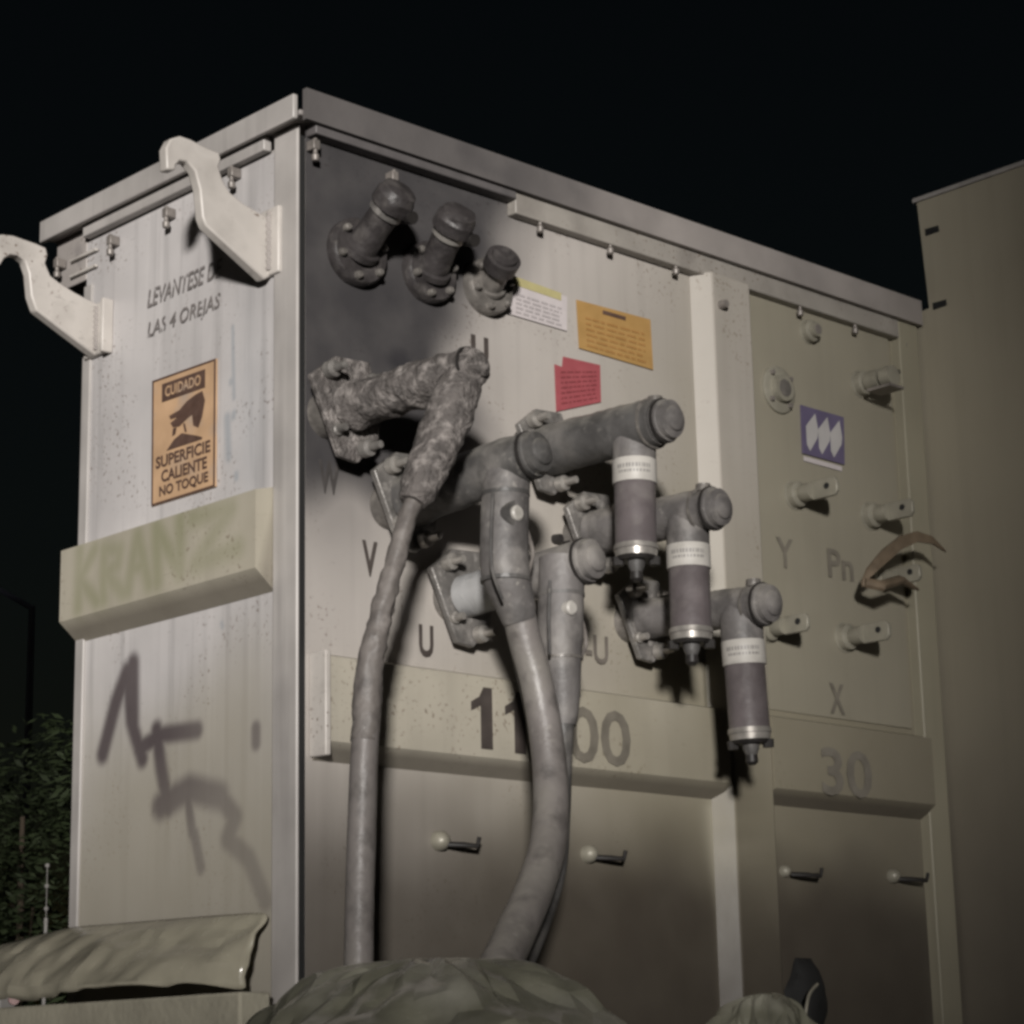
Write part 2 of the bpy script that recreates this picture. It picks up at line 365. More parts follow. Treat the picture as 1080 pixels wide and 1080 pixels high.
def front_band(x0, x1):
    z0, z1, o = .387, .606, .05; n = 80
    m = MB(); prof = [(0, z0), (-o*.6, z0+.018), (-o, z0+.034), (-o, z0+.09), (-o, z1-.05), (-o, z1-.014), (0, z1)]
    rings = [[Vector((x0+(x1-x0)*i/n, y, z)) for y, z in prof] for i in range(n+1)]
    m.loft(rings)
    for v in m.v:
        q = noise.noise(v*4)
        for k, x in dict(green=0, olive=sm(.0, 1.3, v.x*.8+q*.3), grime=.35*sm(.8, 2.0, v.x+q*.2)+(.75 if v.z < z0+.03 else 0)).items(): m.at.setdefault(k, []).append(max(0, min(1, x)))  # underside shade and falloff to the right painted into the colour
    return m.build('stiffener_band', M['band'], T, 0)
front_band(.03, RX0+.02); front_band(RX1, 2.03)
eb = MB().box((.022, -.053, .392), (.036, -.0, .604)); eb.build('band_end_plate', M['hook'], T, .003)
# lid with its turned-down rim, gasket flange, clamps
lid = MB()
lid.box((-.03, -.035, HT), (2.118, .955, HT+.012))
lo = lid.build('lid', M['lid'], T, .003)
lm = mat('lid_rim_paint', (.27, .245, .235), .5, 0, .15, 5, 0, .1, 30, col2=(.11, .105, .105), c2scale=6, c2lo=.52, c2hi=.75)
def strip(x0, x1, y0, y1, z0, z1, fn, n=140):
    m = MB(); m.loft([[Vector((x0+(x1-x0)*i/n, y, zz)) for y, zz in ((y0, z0), (y0, z0+(z1-z0)*.33), (y0, z0+(z1-z0)*.66), (y0, z1), (y1, z1), (y1, z0))] for i in range(n+1)])
    m.at['soot'] = [max(0, min(1, fn(v))) for v in m.v]; return m
def rim_soot(p):
    n = noise.noise(p*6)*.5+noise.noise(p*17)*.3
    return (1-sm(.6, 1.1, p.x+n*.35))*.70+.45*max(0, n)
lm = mat('lid_rim_paint', (.25, .228, .215), .5, 0, .15, 5, 0, .1, 30, masks=(('soot', SOOT, 1),))
strip(-.022, 2.118, -.047, -.034, HT-.012, HT+.058, rim_soot).build('lid_rim', lm, lo)
MB().box((-.044, -.030, HT-.010), (-.031, .955, HT+.045)).build('lid_rim', M['post'], lo, .003)
MB().box((.60, -.030, HT-.062), (2.03, .0, HT-.001)).build('gasket_flange', M['band2'], T, .003)
MB().box((.014, -.034, HT-.030), (.60, .0, HT-.001)).build('gasket_flange', M['sootlid'], T, .003)
MB().box((-.022, .10, HT-.035), (-.0, .80, HT-.002)).build('gasket_flange', M['post'], T, .003)
# far upper corner of the side wall: open lip and ribs behind the left hook
m = MB(); m.box((.0, YD+.004, HT-.13), (.05, .945, HT-.001)); m.build('gasket_flange', M['lid'], T, .003)
for k in range(2):
    MB().box((-.012, YD-.05, HT-.075-.04*k), (-.002, YD+.06, HT-.068-.04*k)).build('corner_gusset', M['hook'], T, .002)
def clamp(px, py, face):
    c = F(px, py, .02) if face == 'F' else S(px, py, .02)
    nrm = Vector((0, -1, 0)) if face == 'F' else Vector((-1, 0, 0)); s = Vector((1, 0, 0)) if face == 'F' else Vector((0, 1, 0))
    m = MB(); a = c - s*.009 + Vector((0, 0, .004)); 
    b1 = [a-nrm*.018, a+s*.018-nrm*.018, a+s*.018+nrm*.008, a+nrm*.008]
    m.prism(b1, (0, 0, .022))
    m.rod(c+nrm*.002+Vector((0, 0, .03)), c+nrm*.002-Vector((0, 0, .022)), [(0, .005), (.7, .005), (.72, .009), (1, .008)], 10)
    m.build('lid_clamp', M['clip'], T, .002)
for px, py in ((569, 236), (643, 259), (712, 281), (843, 325), (901, 344), (953, 360), (415, 193), (332, 160)): clamp(px, py, 'F')
for px, py in ((61, 284), (117, 260), (176, 231), (245, 189)): clamp(px, py, 'S')
# lifting hooks: thick plates standing on the side wall
def hook(pts, yy, base, zlo, zhi):
    poly = [YP(x, y, yy) for x, y in pts]
    for p in poly: p.x = min(p.x, -.002)
    m = MB().prism(poly, (0, .028, 0)); h = m.build('lifting_hook', M['hook'], T, .004)
    for dy in (-.004, .032): MB().tube([Vector((-.017, yy+dy, zlo+.01+(zhi-zlo-.02)*k/24)) for k in range(25)], [.006+.002*math.sin(k*2.1) for k in range(25)], 8).build('weld_bead', M['lid'], h)
    MB().box((-.016, yy-.035, zlo), (.0, yy+.05, zhi)).build('weld_pad', M['hook'], h, .004)
z = lambda a, b: (a/3.176, 80+b/3.176)
hy = S(289, 270).y
hook([z(*p) for p in ((560,312),(557,240),(572,210),(604,200),(640,212),(685,236),(735,256),(742,280),(733,305),(748,350),(772,390),(812,424),(860,452),(905,478),(915,482),(915,668),(888,682),(790,592),(690,500),(679,470),(671,380),(655,318),(628,286),(604,284),(590,300),(588,316))],
     hy, 0, S(289, 292).z, S(289, 222).z)
hy2 = S(107, 345).y
hook([z(*p) for p in ((-30,560),(-15,535),(10,530),(45,534),(120,560),(155,575),(161,600),(153,628),(170,668),(200,692),(250,724),(300,750),(345,770),(345,930),(322,937),(220,860),(122,785),(105,735),(98,660),(84,618),(60,600),(35,598),(15,612),(2,634),(-20,630))],
     hy2, 0, S(115, 372).z, S(115, 318).z)
MB().box((-.03, hy2-.05, S(120, 372).z), (-.0, hy2-.038, S(120, 316).z)).build('weld_pad', M['hook'], T, .003)

# ---- angled bushings, upper left
def angled(base, r_ring, tip, out, r, cap, dark, bolts=6):
    b = F(*base, .0); m_ = M['sootm'] if dark else M['sootgrey']
    B = MB().rod(b, b+Vector((0, -.028, 0)), [(0, r_ring), (.75, r_ring), (1, r_ring*.93)], 28); root = B.build('bushing', m_, T)
    for k in range(bolts):
        a = 2*math.pi*k/bolts+.3; c = b+Vector((math.cos(a)*r_ring*.8, -.028, math.sin(a)*r_ring*.8))
        MB().rod(c, c+Vector((0, -.014, 0)), [(0, .009), (.7, .009), (1, .006)], 8).build('bolt', M['sootgrey'], root)
    e = F(*tip, out); s = b+Vector((0, -.015, 0)); d = (e-s).normalized()
    MB().rod(s, e, [(0, r*1.25), (.12, r*1.25), (.14, r), (.62, r*.92), (.9, r*.95), (1, r*.95)], 24, .0015, 40).build('insulator', m_, root)
    if cap == 'flare':
        MB().rod(e-d*.015, e+d*.03, [(0, r*.95), (.1, r*1.25), (.8, r*1.3), (.82, r*1.0), (.86, r*1.0), (1, r*.95)], 24).build('end_cap', M['sootm'], root)
    else:
        MB().rod(e-d*.006, e+d*.008, [(0, r*1.08), (1, r*1.08)], 24).build('clamp_ring', M['plate'] if dark > 1 else M['bolt'], root)
        MB().rod(e+d*.008, e+d*.062, [(0, r*1.05), (.08, r*1.28), (.6, r*1.25), (.7, r*1.1), (.9, r*1.05), (1, r*.7)], 24, .003, 40).build('end_cap', M['sootm'], root)
        q = e + Vector((.03, -.02, -.012))
        MB().rod(q, q+Vector((0, -.03, -.012)), [(0, .016), (1, .014)], 12).build('stud', M['black'], root)
angled((373, 268), .075, (408, 222), .11, .036, 'dome', 2)
angled((449, 289), .070, (474, 246), .10, .036, 'dome', 1)
angled((511, 304), .066, (528, 279), .075, .031, 'flare', 0)

# ---- cable connectors and arresters
def hexplate(c, out, sc=1.0, rot=0):
    pts = []
    for dx, dz in ((-.030, .088), (.045, .092), (.072, .03), (.066, -.045), (.02, -.095), (-.022, -.09), (-.085, .045)):
        x = dx*math.cos(rot)-dz*math.sin(rot); zz = dx*math.sin(rot)+dz*math.cos(rot)
        pts.append(c+Vector((x*sc, 0, zz*sc)))
    return pts
def flange(root, cpx, out, mtl, sc=1.0, bolts=True, rot=0, boltm=None):
    c = F(*cpx, out)
    MB().prism(hexplate(c, out, sc*1.13, rot), (0, .016, 0)).build('clamp_plate', mtl, root, .003)
    MB().rod(c+Vector((0, .01, 0)), Vector((c.x, 0.0, c.z)), [(0, .046*sc), (1, .050*sc)]).build('mounting_ring', M['sootgrey'], root)
    for dx, dz in ((-.048, .058), (.030, -.070), (.05, .06), (-.03, -.045)):
        q = c+Vector((dx*sc*1.13, 0, dz*sc*1.13)); big = dx in (-.048, .030)
        b = MB().rod(q+Vector((0, .02, 0)), q+Vector((0, -.055 if big else -.03, 0)), [(0, .008), (.30, .008), (.31, .019 if big else .013), (.55, .018 if big else .013), (.6, .009), (1, .008)], 12)
        b.build('bolt', boltm or M['bolt'], root)
    return c
def tee(name, label, cat, group, cpx, tipx, r, capR, legx0, legs, mtl, outs, taper=1.12, rough=0, sc=1.0, neck=None, rot=0):
    out0, outT = outs
    root = thing(name, label, cat, F(*cpx, out0), group)
    c = flange(root, cpx, out0, M['char'] if rough else M['plate'], sc, rot=rot, boltm=M['plate'] if rough else None)
    tip = F(*tipx, outT); d = (tip-c).normalized(); L = (tip-c).length
    amp, fr = (rough, 34) if rough else (.0022, 26)
    prof = [(0, r*taper), (.10, r*taper), (.13, r*1.02), (.45, r), (.72, r*1.0), (.86, r), (.93, r*.93)]
    MB().rod(c, tip-d*.035, prof+[(1, r*.9)], 28, amp, fr).build('elbow_arm', neck or mtl, root)
    k = MB().rod(tip-d*.040, tip, [(0, r*.92), (.05, capR), (.55, capR), (.6, capR*.93), (.9, capR*.9), (1, capR*.6)], 24, amp, fr)
    cap = k.build('end_cap', mtl, root)
    MB().rod(tip-d*.001, tip+d*.012, [(0, capR*.62), (.5, capR*.58), (1, capR*.3)], 20).build('cap_nut', mtl, cap)
    rr = MB().rod(tip-d*.03, tip-d*.024, [(0, capR*1.07), (1, capR*1.07)], 28); rr.build('retaining_band', M['black'], cap)
    return root, c, tip, d
def path(pts):                                  # (px, py, out, radius) -> smooth path
    P = [F(a, b, o) for a, b, o, r in pts]; rr = [p[3] for p in pts]; out = []; rad = []
    for i in range(len(P)-1):
        p0, p1, p2, p3 = P[max(i-1, 0)], P[i], P[i+1], P[min(i+2, len(P)-1)]
        n = max(2, int((p2-p1).length/.012))
        for k in range(n):
            t = k/n
            out.append(.5*((2*p1)+(p2-p0)*t+(2*p0-5*p1+4*p2-p3)*t*t+(3*p1-p0-3*p2+p3)*t**3)); rad.append(rr[i]+(rr[i+1]-rr[i])*t)
    out.append(P[-1]); rad.append(rr[-1]); return out, rad
def run(root, name, pts, m, amp=0, fr=30, seg=20):
    a, b = path(pts); return MB().tube(a, b, seg, amp, fr).build(name, m, root)
G1 = 'cable connectors plugged into the front of the transformer'
# charred connector, top left
r1, c1, t1, d1 = tee('cable_connector', 'charred crusty elbow connector at top left with a scorched cable hanging down', 'cable connector', G1,
                     (369, 430), (507, 385), .046, .042, None, None, M['char'], (.075, .40), 1.1, .007, 1.05)
run(r1, 'elbow_leg', [(488, 398, .36, .040), (480, 420, .36, .046), (464, 462, .355, .047), (446, 505, .35, .040), (435, 530, .345, .028)], M['char'], .006, 34)
run(r1, 'burnt_cable_length', [(437, 528, .345, .017), (425, 562, .34, .018), (407, 628, .33, .021), (391, 698, .32, .0245), (387, 745, .31, .028), (385, 782, .31, .0262)], M['charcable'], .0045, 52, 28)
run(r1, 'cable', [(386, 762, .31, .0255), (384, 800, .31, .0262), (382, 860, .31, .027), (379, 960, .32, .027), (378, 1060, .34, .027), (377, 1130, .36, .027)], M['cable'], .0006, 30)
# middle connector
r2_, c2, t2, d2 = tee('cable_connector', 'middle dark grey tee connector whose thick cable curves down to the left', 'cable connector', G1,
                      (432, 528), (571, 476), .054, .047, None, None, M['darkrubber'], (.07, .42), 1.08, 0, 1.0)
run(r2_, 'tee_leg', [(538, 486, .335, .050), (534, 510, .335, .048), (532, 560, .335, .049), (533, 603, .335, .049), (541, 630, .335, .042), (548, 655, .335, .034)], M['rubber'], .0006, 20, 24)
run(r2_, 'cable', [(546, 640, .335, .033), (553, 672, .335, .033), (566, 720, .34, .033), (576, 775, .35, .034), (581, 835, .37, .035), (578, 890, .41, .036), (563, 940, .46, .037), (541, 990, .52, .038), (522, 1030, .58, .038), (500, 1080, .66, .038)], M['cable'])
e = F(546, 541, .385); MB().rod(e+Vector((0, .03, 0)), e+Vector((0, -.004, 0)), [(0, .016), (.9, .016), (1, .012)], 16).build('test_point', M['collar'], r2_)
e = F(544, 542, .379); MB().rod(e+Vector((0, .03, 0)), e+Vector((0, -.002, 0)), [(0, .030), (1, .027)], 20).build('test_point_ring', M['darkrubber'], r2_)
run(r2_, 'ground_lead', [(529, 620, .30, .006), (533, 650, .30, .007), (545, 700, .30, .007), (557, 755, .30, .006), (566, 810, .30, .006), (571, 852, .30, .004)], M['black'])  # thin black strand left of the thick cable
# rear connector (behind the middle one)
r3_, c3, t3, d3 = tee('cable_connector', 'lowest connector, its pale sleeve and hexagonal plate showing left of the thick cable', 'cable connector', G1,
                      (491, 629), (628, 589), .044, .046, None, None, M['rubber'], (.05, .40), 1.05, 0, 1.0, neck=M['silicone'])
MB().rod(c3+(t3-c3)*.50, c3+(t3-c3)*.93, [(0, .044), (.1, .047), (1, .047)], 26).build('tee_body', M['rubber'], r3_)
run(r3_, 'tee_leg', [(593, 590, .33, .048), (592, 620, .33, .047), (591, 668, .33, .047), (592, 700, .33, .041), (594, 735, .33, .034), (594, 765, .33, .026)], M['rubber'], .0006, 20, 24)
run(r3_, 'cable', [(594, 750, .33, .025), (592, 800, .33, .022), (590, 860, .33, .022), (586, 915, .34, .022), (572, 965, .36, .022), (552, 1015, .40, .022), (530, 1070, .45, .022)], M['darkrubber'])
e = F(603, 641, .379); MB().rod(e+Vector((0, .03, 0)), e+Vector((0, -.004, 0)), [(0, .015), (.9, .015), (1, .011)], 16).build('test_point', M['collar'], r3_)
e = F(592, 695, .33); MB().rod(e+Vector((0, 0, .003)), e-Vector((0, 0, .003)), [(0, .045), (1, .0445)], 24).build('hose_clip', M['sootgrey'], r3_)
run(r2_, 'mould_seam', [(520, 520, .383, .0035), (518, 560, .383, .0035), (519, 600, .383, .0035), (530, 632, .375, .003)], M['darkrubber'], 0, 30, 8)
run(r3_, 'mould_seam', [(580, 612, .376, .0035), (579, 650, .376, .0035), (580, 690, .374, .003)], M['darkrubber'], 0, 30, 8)
run(r2_, 'earth_wire', [(556, 560, .36, .004), (562, 585, .35, .004), (556, 612, .37, .004), (563, 640, .35, .004), (560, 668, .35, .004)], M['clip'], .001, 60, 8)
run(r3_, 'earth_wire', [(614, 655, .34, .004), (618, 680, .33, .004), (608, 705, .34, .004), (611, 735, .32, .004)], M['clip'], .001, 60, 8)
for rt, (x, y, o, rad) in ((r2_, (533, 612, .335, .0505)), (r2_, (533, 522, .335, .050)), (r3_, (592, 628, .33, .0485))):
    e = F(x, y, o); MB().rod(e+Vector((0, 0, .004)), e-Vector((0, 0, .004)), [(0, rad), (1, rad)], 26).build('hose_clip', M['darkrubber'], rt)
# surge arresters
G2 = 'tee-shaped surge arresters with pale collars'
def arrester(label, cpx, tipx, legtop, legbot, outs, neck, r=.055):
    root, c, t, d = tee('surge_arrester', label, 'surge arrester', G2, cpx, tipx, r, .046, None, None, M['rubber'], outs, 1.05, 0, .92, neck=neck)
    al = (F(*legtop, 0)); best = None
    # distance out at which the arm axis passes over the leg
    for k in range(101):
        q = c+(t-c)*(k/100); dd = q-CAM; px = 540+FPX*dd.dot(RI)/dd.dot(fw)
        if best is None or abs(px-legtop[0]) < best[0]: best = (abs(px-legtop[0]), q)
    top = best[1]; o = -top.y; bot = F(*legbot, o); ax = (bot-top).normalized(); L = (bot-top).length
    MB().rod(top-(ax*.012), top+ax*.30*L, [(0, .040), (.3, .048), (1, .047)], 26).build('tee_body', M['rubber'], root)
    body = MB().rod(top+ax*.26*L, bot, [(0, .042), (.02, .045), (.93, .0445), (.96, .047), (.99, .045), (1, .02)], 28).build('housing', M['tube'], root)
    col_ = MB().rod(top+ax*.27*L, top+ax*.46*L, [(0, .0475), (.03, .0482), (.97, .0482), (1, .0475)], 28).build('collar', M['collar'], root)
    # small rows of print wrapped on the collar
    vd = CAM-top; vd = (vd-ax*vd.dot(ax)).normalized(); sd = ax.cross(vd)
    m = MB(); random.seed(3)
    for row, tt in ((0, .325), (1, .375)):
        a = -.75
        while a < .75:
            wd = random.uniform(.05, .12)
            p0 = top+ax*tt*L; n0 = vd*math.cos(a)+sd*math.sin(a); n1 = vd*math.cos(a+wd)+sd*math.sin(a+wd)
            h = ax*(.009 if row == 0 else .006)
            m.add([p0+n0*.0487, p0+n1*.0487, p0+n1*.0487+h, p0+n0*.0487+h], [(0, 1, 2, 3)])
            a += wd+random.uniform(.03, .07)
    m.build('collar_print', M['print'], col_, smooth=False)
    m = MB()
    m.rod(bot-ax*.002, bot+ax*.012, [(0, .046), (1, .044)], 24)
    m.rod(bot-ax*.014, bot-ax*.003, [(0, .047), (1, .0485)], 24)
    m.build('end_ring', M['bolt'], root)
    wg = sd*.038
    m = MB(); m.rod(bot+ax*.012+wg-vd*.0, bot+ax*.03+wg, [(0, .013), (1, .012)], 8); m.rod(bot+ax*.012-wg, bot+ax*.03-wg, [(0, .013), (1, .012)], 8)
    m.rod(bot+ax*.012, bot+ax*.02, [(0, .043), (1, .038)], 24)
    m.build('base_nut', M['black'], root)
    m = MB().rod(bot+ax*.01, bot+ax*.045, [(0, .020), (.6, .018), (1, .012)], 14); m.build('earth_stud', M['darkrubber'], root)
    MB().rod(bot+ax*.044, bot+ax*.066, [(0, .013), (.7, .014), (1, .007)], 12).build('stud_cap', M['black'], root)
    p = t-d*.05+Vector((0, 0, .052)); MB().rod(p-Vector((0, 0, .01)), p+Vector((0, 0, .006)), [(0, .018), (1, .016)], 12).build('vent_plug', M['sootgrey'], root)
    rb = MB().rod(t-d*.062, t-d*.057, [(0, r*1.02), (1, r*1.02)], 28); rb.build('arm_band', M['sootgrey'], root)
    return root
arrester('topmost surge arrester with the longest exposed grey arm, under the red label', (578, 475), (711, 441), (668, 452), (671, 582), (.06, .42), M['darkrubber'], .055)
arrester('middle surge arrester of the three, hanging half behind the topmost one', (628, 562), (762, 534), (724, 545), (729, 670), (.06, .42), M['rubber'], .048)
arrester('lowest and rightmost surge arrester, beside the letter Y', (682, 653), (815, 636), (780, 648), (791, 775), (.06, .42), M['rubber'], .044)

# ---- secondary terminals on the right
def terminal(px, py, kind='spade', s=1.0):
    b = F(px, py, 0); o = .008
    root = MB().rod(b, b+Vector((0, -.035*s, 0)), [(0, .042*s), (.25, .042*s), (.3, .037*s), (.85, .036*s), (1, .028*s)], 22).build('terminal', M['term'], T)
    if kind == 'spade':
        MB().rod(b+Vector((0, -.034*s, 0)), b+Vector((0, -.075*s, 0)), [(0, .022*s), (.3, .026*s), (1, .024*s)], 16).build('stud', M['term'], root)
        sp = MB().prism([b+Vector((.012, -.07*s, .026*s)), b+Vector((.012, -.15*s, .026*s)), b+Vector((.012, -.16*s, .014*s)), b+Vector((.012, -.16*s, -.014*s)), b+Vector((.012, -.15*s, -.026*s)), b+Vector((.012, -.07*s, -.026*s))], (-.012, 0, 0))
        p = sp.build('spade', M['term'], root, .002)
        q = b+Vector((0, -.125*s, .004)); MB().rod(q+Vector((.0125, 0, 0)), q+Vector((-.0015, 0, 0)), [(0, .008), (1, .008)], 12).build('bolt_hole', M['slot'], p)
    elif kind == 'dial':
        MB().rod(b+Vector((0, -.034*s, 0)), b+Vector((0, -.05*s, 0)), [(0, .026*s), (1, .024*s)], 20).build('dial_ring', M['term'], root)
        MB().rod(b+Vector((0, -.049*s, 0)), b+Vector((0, -.052*s, 0)), [(0, .016*s), (1, .016*s)], 16).build('dial_face', M['clip'], root)
    elif kind == 'double':
        for k, (a, c) in enumerate(((-.04, -.085), (-.095, -.13))):
            MB().rod(b+Vector((0, a*s, 0)), b+Vector((0, c*s, 0)), [(0, .03*s), (1, .03*s)], 18).build('stud', M['term'], root)
        MB().box((b.x-.03, b.y-.14*s, b.z-.036), (b.x+.03, b.y-.05, b.z-.029)).build('drip_tray', M['clip'], root)
    return root
for a in ((835, 523, 'spade', .9), (915, 545, 'spade', .9), (888, 673, 'spade', .92), (806, 664, 'spade', .85), (925, 612, 'spade', .85), (905, 406, 'double', .9), (850, 351, 'dial', .8)): terminal(*a)
b = F(818, 412, 0)
gz_ = MB().rod(b, b+Vector((0, -.016, 0)), [(0, .062), (.8, .062), (1, .056)], 28).build('sight_glass', M['term'], T)
MB().rod(b+Vector((0, -.015, 0)), b+Vector((0, -.032, 0)), [(0, .036), (1, .034)], 24).build('glass_rim', M['term'], gz_)
MB().rod(b+Vector((0, -.031, 0)), b+Vector((0, -.0335, 0)), [(0, .023), (1, .023)], 20).build('glass', M['sootgrey'], gz_)
for k in range(4):
    q = b+Vector((math.cos(k*1.57+.7)*.05, -.015, math.sin(k*1.57+.7)*.05)); MB().rod(q, q+Vector((0, -.01, 0)), [(0, .007), (1, .006)], 8).build('bolt', M['clip'], gz_)
def pulley(px, py, s=1, L=.10):                    # radiator plug: short dome, black rod drawn for its shadow
    b = F(px, py, 0); r = MB().rod(b, b+Vector((0, -.03*s, 0)), [(0, .021*s), (.5, .020*s), (.8, .014*s), (1, .005*s)], 18).build('drain_plug', M['term'], T)
    MB().tube([b+Vector((.005, -.02, -.008)), b+Vector((.03, -.045, -.010)), b+Vector((L*.6, -.055, -.012)), b+Vector((L*.66, -.055, .006))], [.006, .006, .0055, .005], 8).build('plug_handle', M['black'], r)
pulley(462, 887); pulley(619, 901, .95); pulley(826, 919, .7, .12); pulley(940, 924, .85, .12)
b = F(760, 322, .045); MB().rod(b, b+Vector((0, -.02, 0)), [(0, .012), (1, .010)], 10).build('bolt', M['clip'], T)
b = F(945, 393, .03); MB().rod(b, b+Vector((0, -.01, 0)), [(0, .008), (1, .007)], 10).build('bolt', M['slot'], T)
b = F(585, 569, 0); m = MB().rod(b, b+Vector((0, -.02, 0)), [(0, .012), (1, .010)], 10); m.rod(b+Vector((.035, 0, -.005)), b+Vector((.035, -.02, -.005)), [(0, .009), (1, .008)], 10); m.build('bolt', M['black'], T)
# dark earthing box low on the right
b = F(846, 1042, 0); m = MB(); rg = []
for k in range(14):
    t = k/13; rg.append([Vector((b.x+(.062*math.sin(math.pi*(.12+.8*t))**.6)*math.cos(a)*(1+.35*noise.noise(Vector((math.cos(a)*1.5, math.sin(a)*1.5, t*4)))), -.004-abs(.045*math.sin(math.pi*t)**.5*math.sin(a)), b.z-.13+.20*t)) for a in [6.2832*i/20 for i in range(20)]])
m.loft(rg); m.build('drain_cavity_cover', M['slot'], T)
run(T, 'earthing_lead', [(849, 1075, .10, .004), (853, 1050, .10, .004), (862, 1038, .09, .004)], M['term'])

# ---- strip of dry material caught on the terminal
sp = [(908, 617, .10), (914, 605, .11), (930, 588, .12), (948, 573, .13), (966, 566, .14), (982, 570, .14), (996, 582, .14)]
wd = [.006, .014, .020, .018, .014, .010, .002]; vs = []
for (x, y, o), w_ in zip(sp, wd):
    p = F(x, y, o); vs += [p+Vector((0, 0, w_)), p-Vector((-.004, 0, w_)), p-Vector((0, .006, w_)), p+Vector((0, -.006, w_))]
m = MB(); m.loft([vs[i*4:i*4+4] for i in range(len(sp))])
tag(m.build('dry_strip', M['leafdry'], None), 'curled brown dry strip caught over a terminal at the right', 'leaf strip')
mm = MB(); mm.tube([F(912, 614, .11), F(930, 618, .13), F(950, 612, .13), F(968, 622, .12)], [.012, .014, .012, .004], 10, .006, 60)
mm.build('tattered_end', M['leafdry'], bpy.data.objects['dry_strip'])

# ------------------------------------------------------------------ lettering
def text_mesh(s, p0, ex, ez, wd, ht, nrm, m, parent, name='lettering', bold=.0, shear=0, sx=None):
    cu = bpy.data.curves.new('t', 'FONT'); cu.body = s; cu.size = 1; cu.offset = bold; cu.shear = shear; cu.resolution_u = 3
    o = bpy.data.objects.new('t', cu); scene.collection.objects.link(o)
    dg = bpy.context.evaluated_depsgraph_get(); dg.update()
    me = bpy.data.meshes.new_from_object(o.evaluated_get(dg)); vs = [v.co.copy() for v in me.vertices]; fs = [tuple(p.vertices) for p in me.polygons]
    bpy.data.objects.remove(o); bpy.data.meshes.remove(me)
    x0 = min(v.x for v in vs); x1 = max(v.x for v in vs); y0 = min(v.y for v in vs); y1 = max(v.y for v in vs)
    ex = Vector(ex); ez = Vector(ez)
    mb = MB().add([Vector(p0)+ex*((v.x-x0)/(x1-x0)*wd)+ez*((v.y-y0)/(y1-y0)*ht) for v in vs], fs)
    return mb.build(name, m, parent, smooth=False)
EX, EZ = Vector((1, 0, 0)), Vector((0, 0, 1))
def ftext(s, x0, y0, x1, y1, m, out=.005, bold=.02, name='lettering', parent=None):     # box on the front: left-bottom px, right-top px
    a = F(x0, y0, out); b = F(x1, y1, out); c = F(x0, y1, out)
    return text_mesh(s, a, EX, EZ, b.x-a.x, c.z-a.z, None, m, parent or T, name, bold)
def one(x0, y0, x1, y1):
    a = F(x0, y0, .054); b = F(x1, y0, .054); c = F(x0, y1, .054); W2 = b.x-a.x; H2 = c.z-a.z
    MB().add([a+EX*(u*W2)+EZ*(v*H2) for u, v in ((.42, 0), (.92, 0), (.92, 1), (.55, 1), (.38, .84), (.02, .74), (.02, .60), (.42, .70))], [(0, 1, 2, 3, 4, 7), (4, 5, 6, 7)]).build('lettering', M['ink'], T, smooth=False)
one(497, 788, 522, 723); one(533, 793, 557, 728); ftext('0', 566, 796, 592, 733, M['fadeink'], .054, .02)
ftext('00', 600, 803, 664, 743, M['fadeink'], .054, .015)
ftext('30', 868, 838, 918, 787, mat('old_stencil_paint', (.165, .15, .125), .6, 0, .2, 20), .054, .02)
ftext('U', 497, 382, 515, 352, M['ink'], bold=.04); ftext('W', 336, 518, 358, 484, mat('smudged_paint', (.05, .045, .043), .6, 0, .3, 20), bold=.03)
ftext('V', 382, 606, 398, 569, M['ink'], bold=.03); ftext('U', 442, 692, 457, 658, M['ink'], bold=.03)
ftext('-U', 618, 698, 641, 668, mat('grey_stencil_paint', (.12, .105, .09), .6, 0, .2, 20), bold=.02)
ftext('Y', 820, 597, 836, 566, M['fadeink'], .01, .02); ftext('Pn', 874, 608, 899, 578, M['fadeink'], .01, .02); ftext('X', 876, 752, 890, 720, M['fadeink'], .01, .03)
EY = Vector((0, -1, 0))
sideink = mat('side_stencil_paint', (.155, .14, .135), .6, 0, .2, 20, alpha_noise=(60, .32, .5))
def stext(s, x0, y0, x1, ht, m, out=.004, bold=.015, shear=0, name='lettering', parent=None):
    a = S(x0, y0, out); b = S(x1, y0, out)
    return text_mesh(s, a, EY, EZ, a.y-b.y, ht, None, m, parent or T, name, bold, shear)
stext('LEVANTESE DE', 155, 325, 234, .042, sideink, shear=.25); stext('LAS 4 OREJAS', 155, 361, 232, .046, sideink, shear=.2)

# ------------------------------------------------------------------ labels and plates
def quad(name, pts, out, m, parent, conv=F, th=.0015, nrm=(0, 1, 0), label=None):
    P = [conv(x, y, out) for x, y in pts]
    return MB().prism(P, Vector(nrm)*th).build(name, m, parent, smooth=False, label=label)
wl = quad('sticker', [(538, 292), (598, 313), (598, 349), (537, 331)], .005, M['white'], T, label='white sticker with a yellow heading')
quad('heading', [(542, 291), (592, 309), (592, 317), (542, 300)], .0065, M['yellow'], wl)
def rows(parent, P, n, m, conv=F, off=.0015, fill=.45, seed=1, nrm=Vector((0, -1, 0)), lo=.08, hi=.92, u0=.1, u1=.9):
    rnd = random.Random(seed); A, B, C_, D_ = P; mb = MB()
    for i in range(n):
        v = lo+(hi-lo)*(i+.5)/n; h = (hi-lo)/n*fill; u = u0
        while u < u1-.02:
            w_ = min(rnd.uniform(.05, .16), u1-u)
            def pt(uu, vv): return (A*(1-uu)+B*uu)*(1-vv)+(D_*(1-uu)+C_*uu)*vv+nrm*off
            mb.add([pt(u, v-h/2), pt(u+w_, v-h/2), pt(u+w_, v+h/2), pt(u, v+h/2)], [(0, 1, 2, 3)])
            u += w_+rnd.uniform(.015, .035)
    return mb.build('print_rows', m, parent, smooth=False)
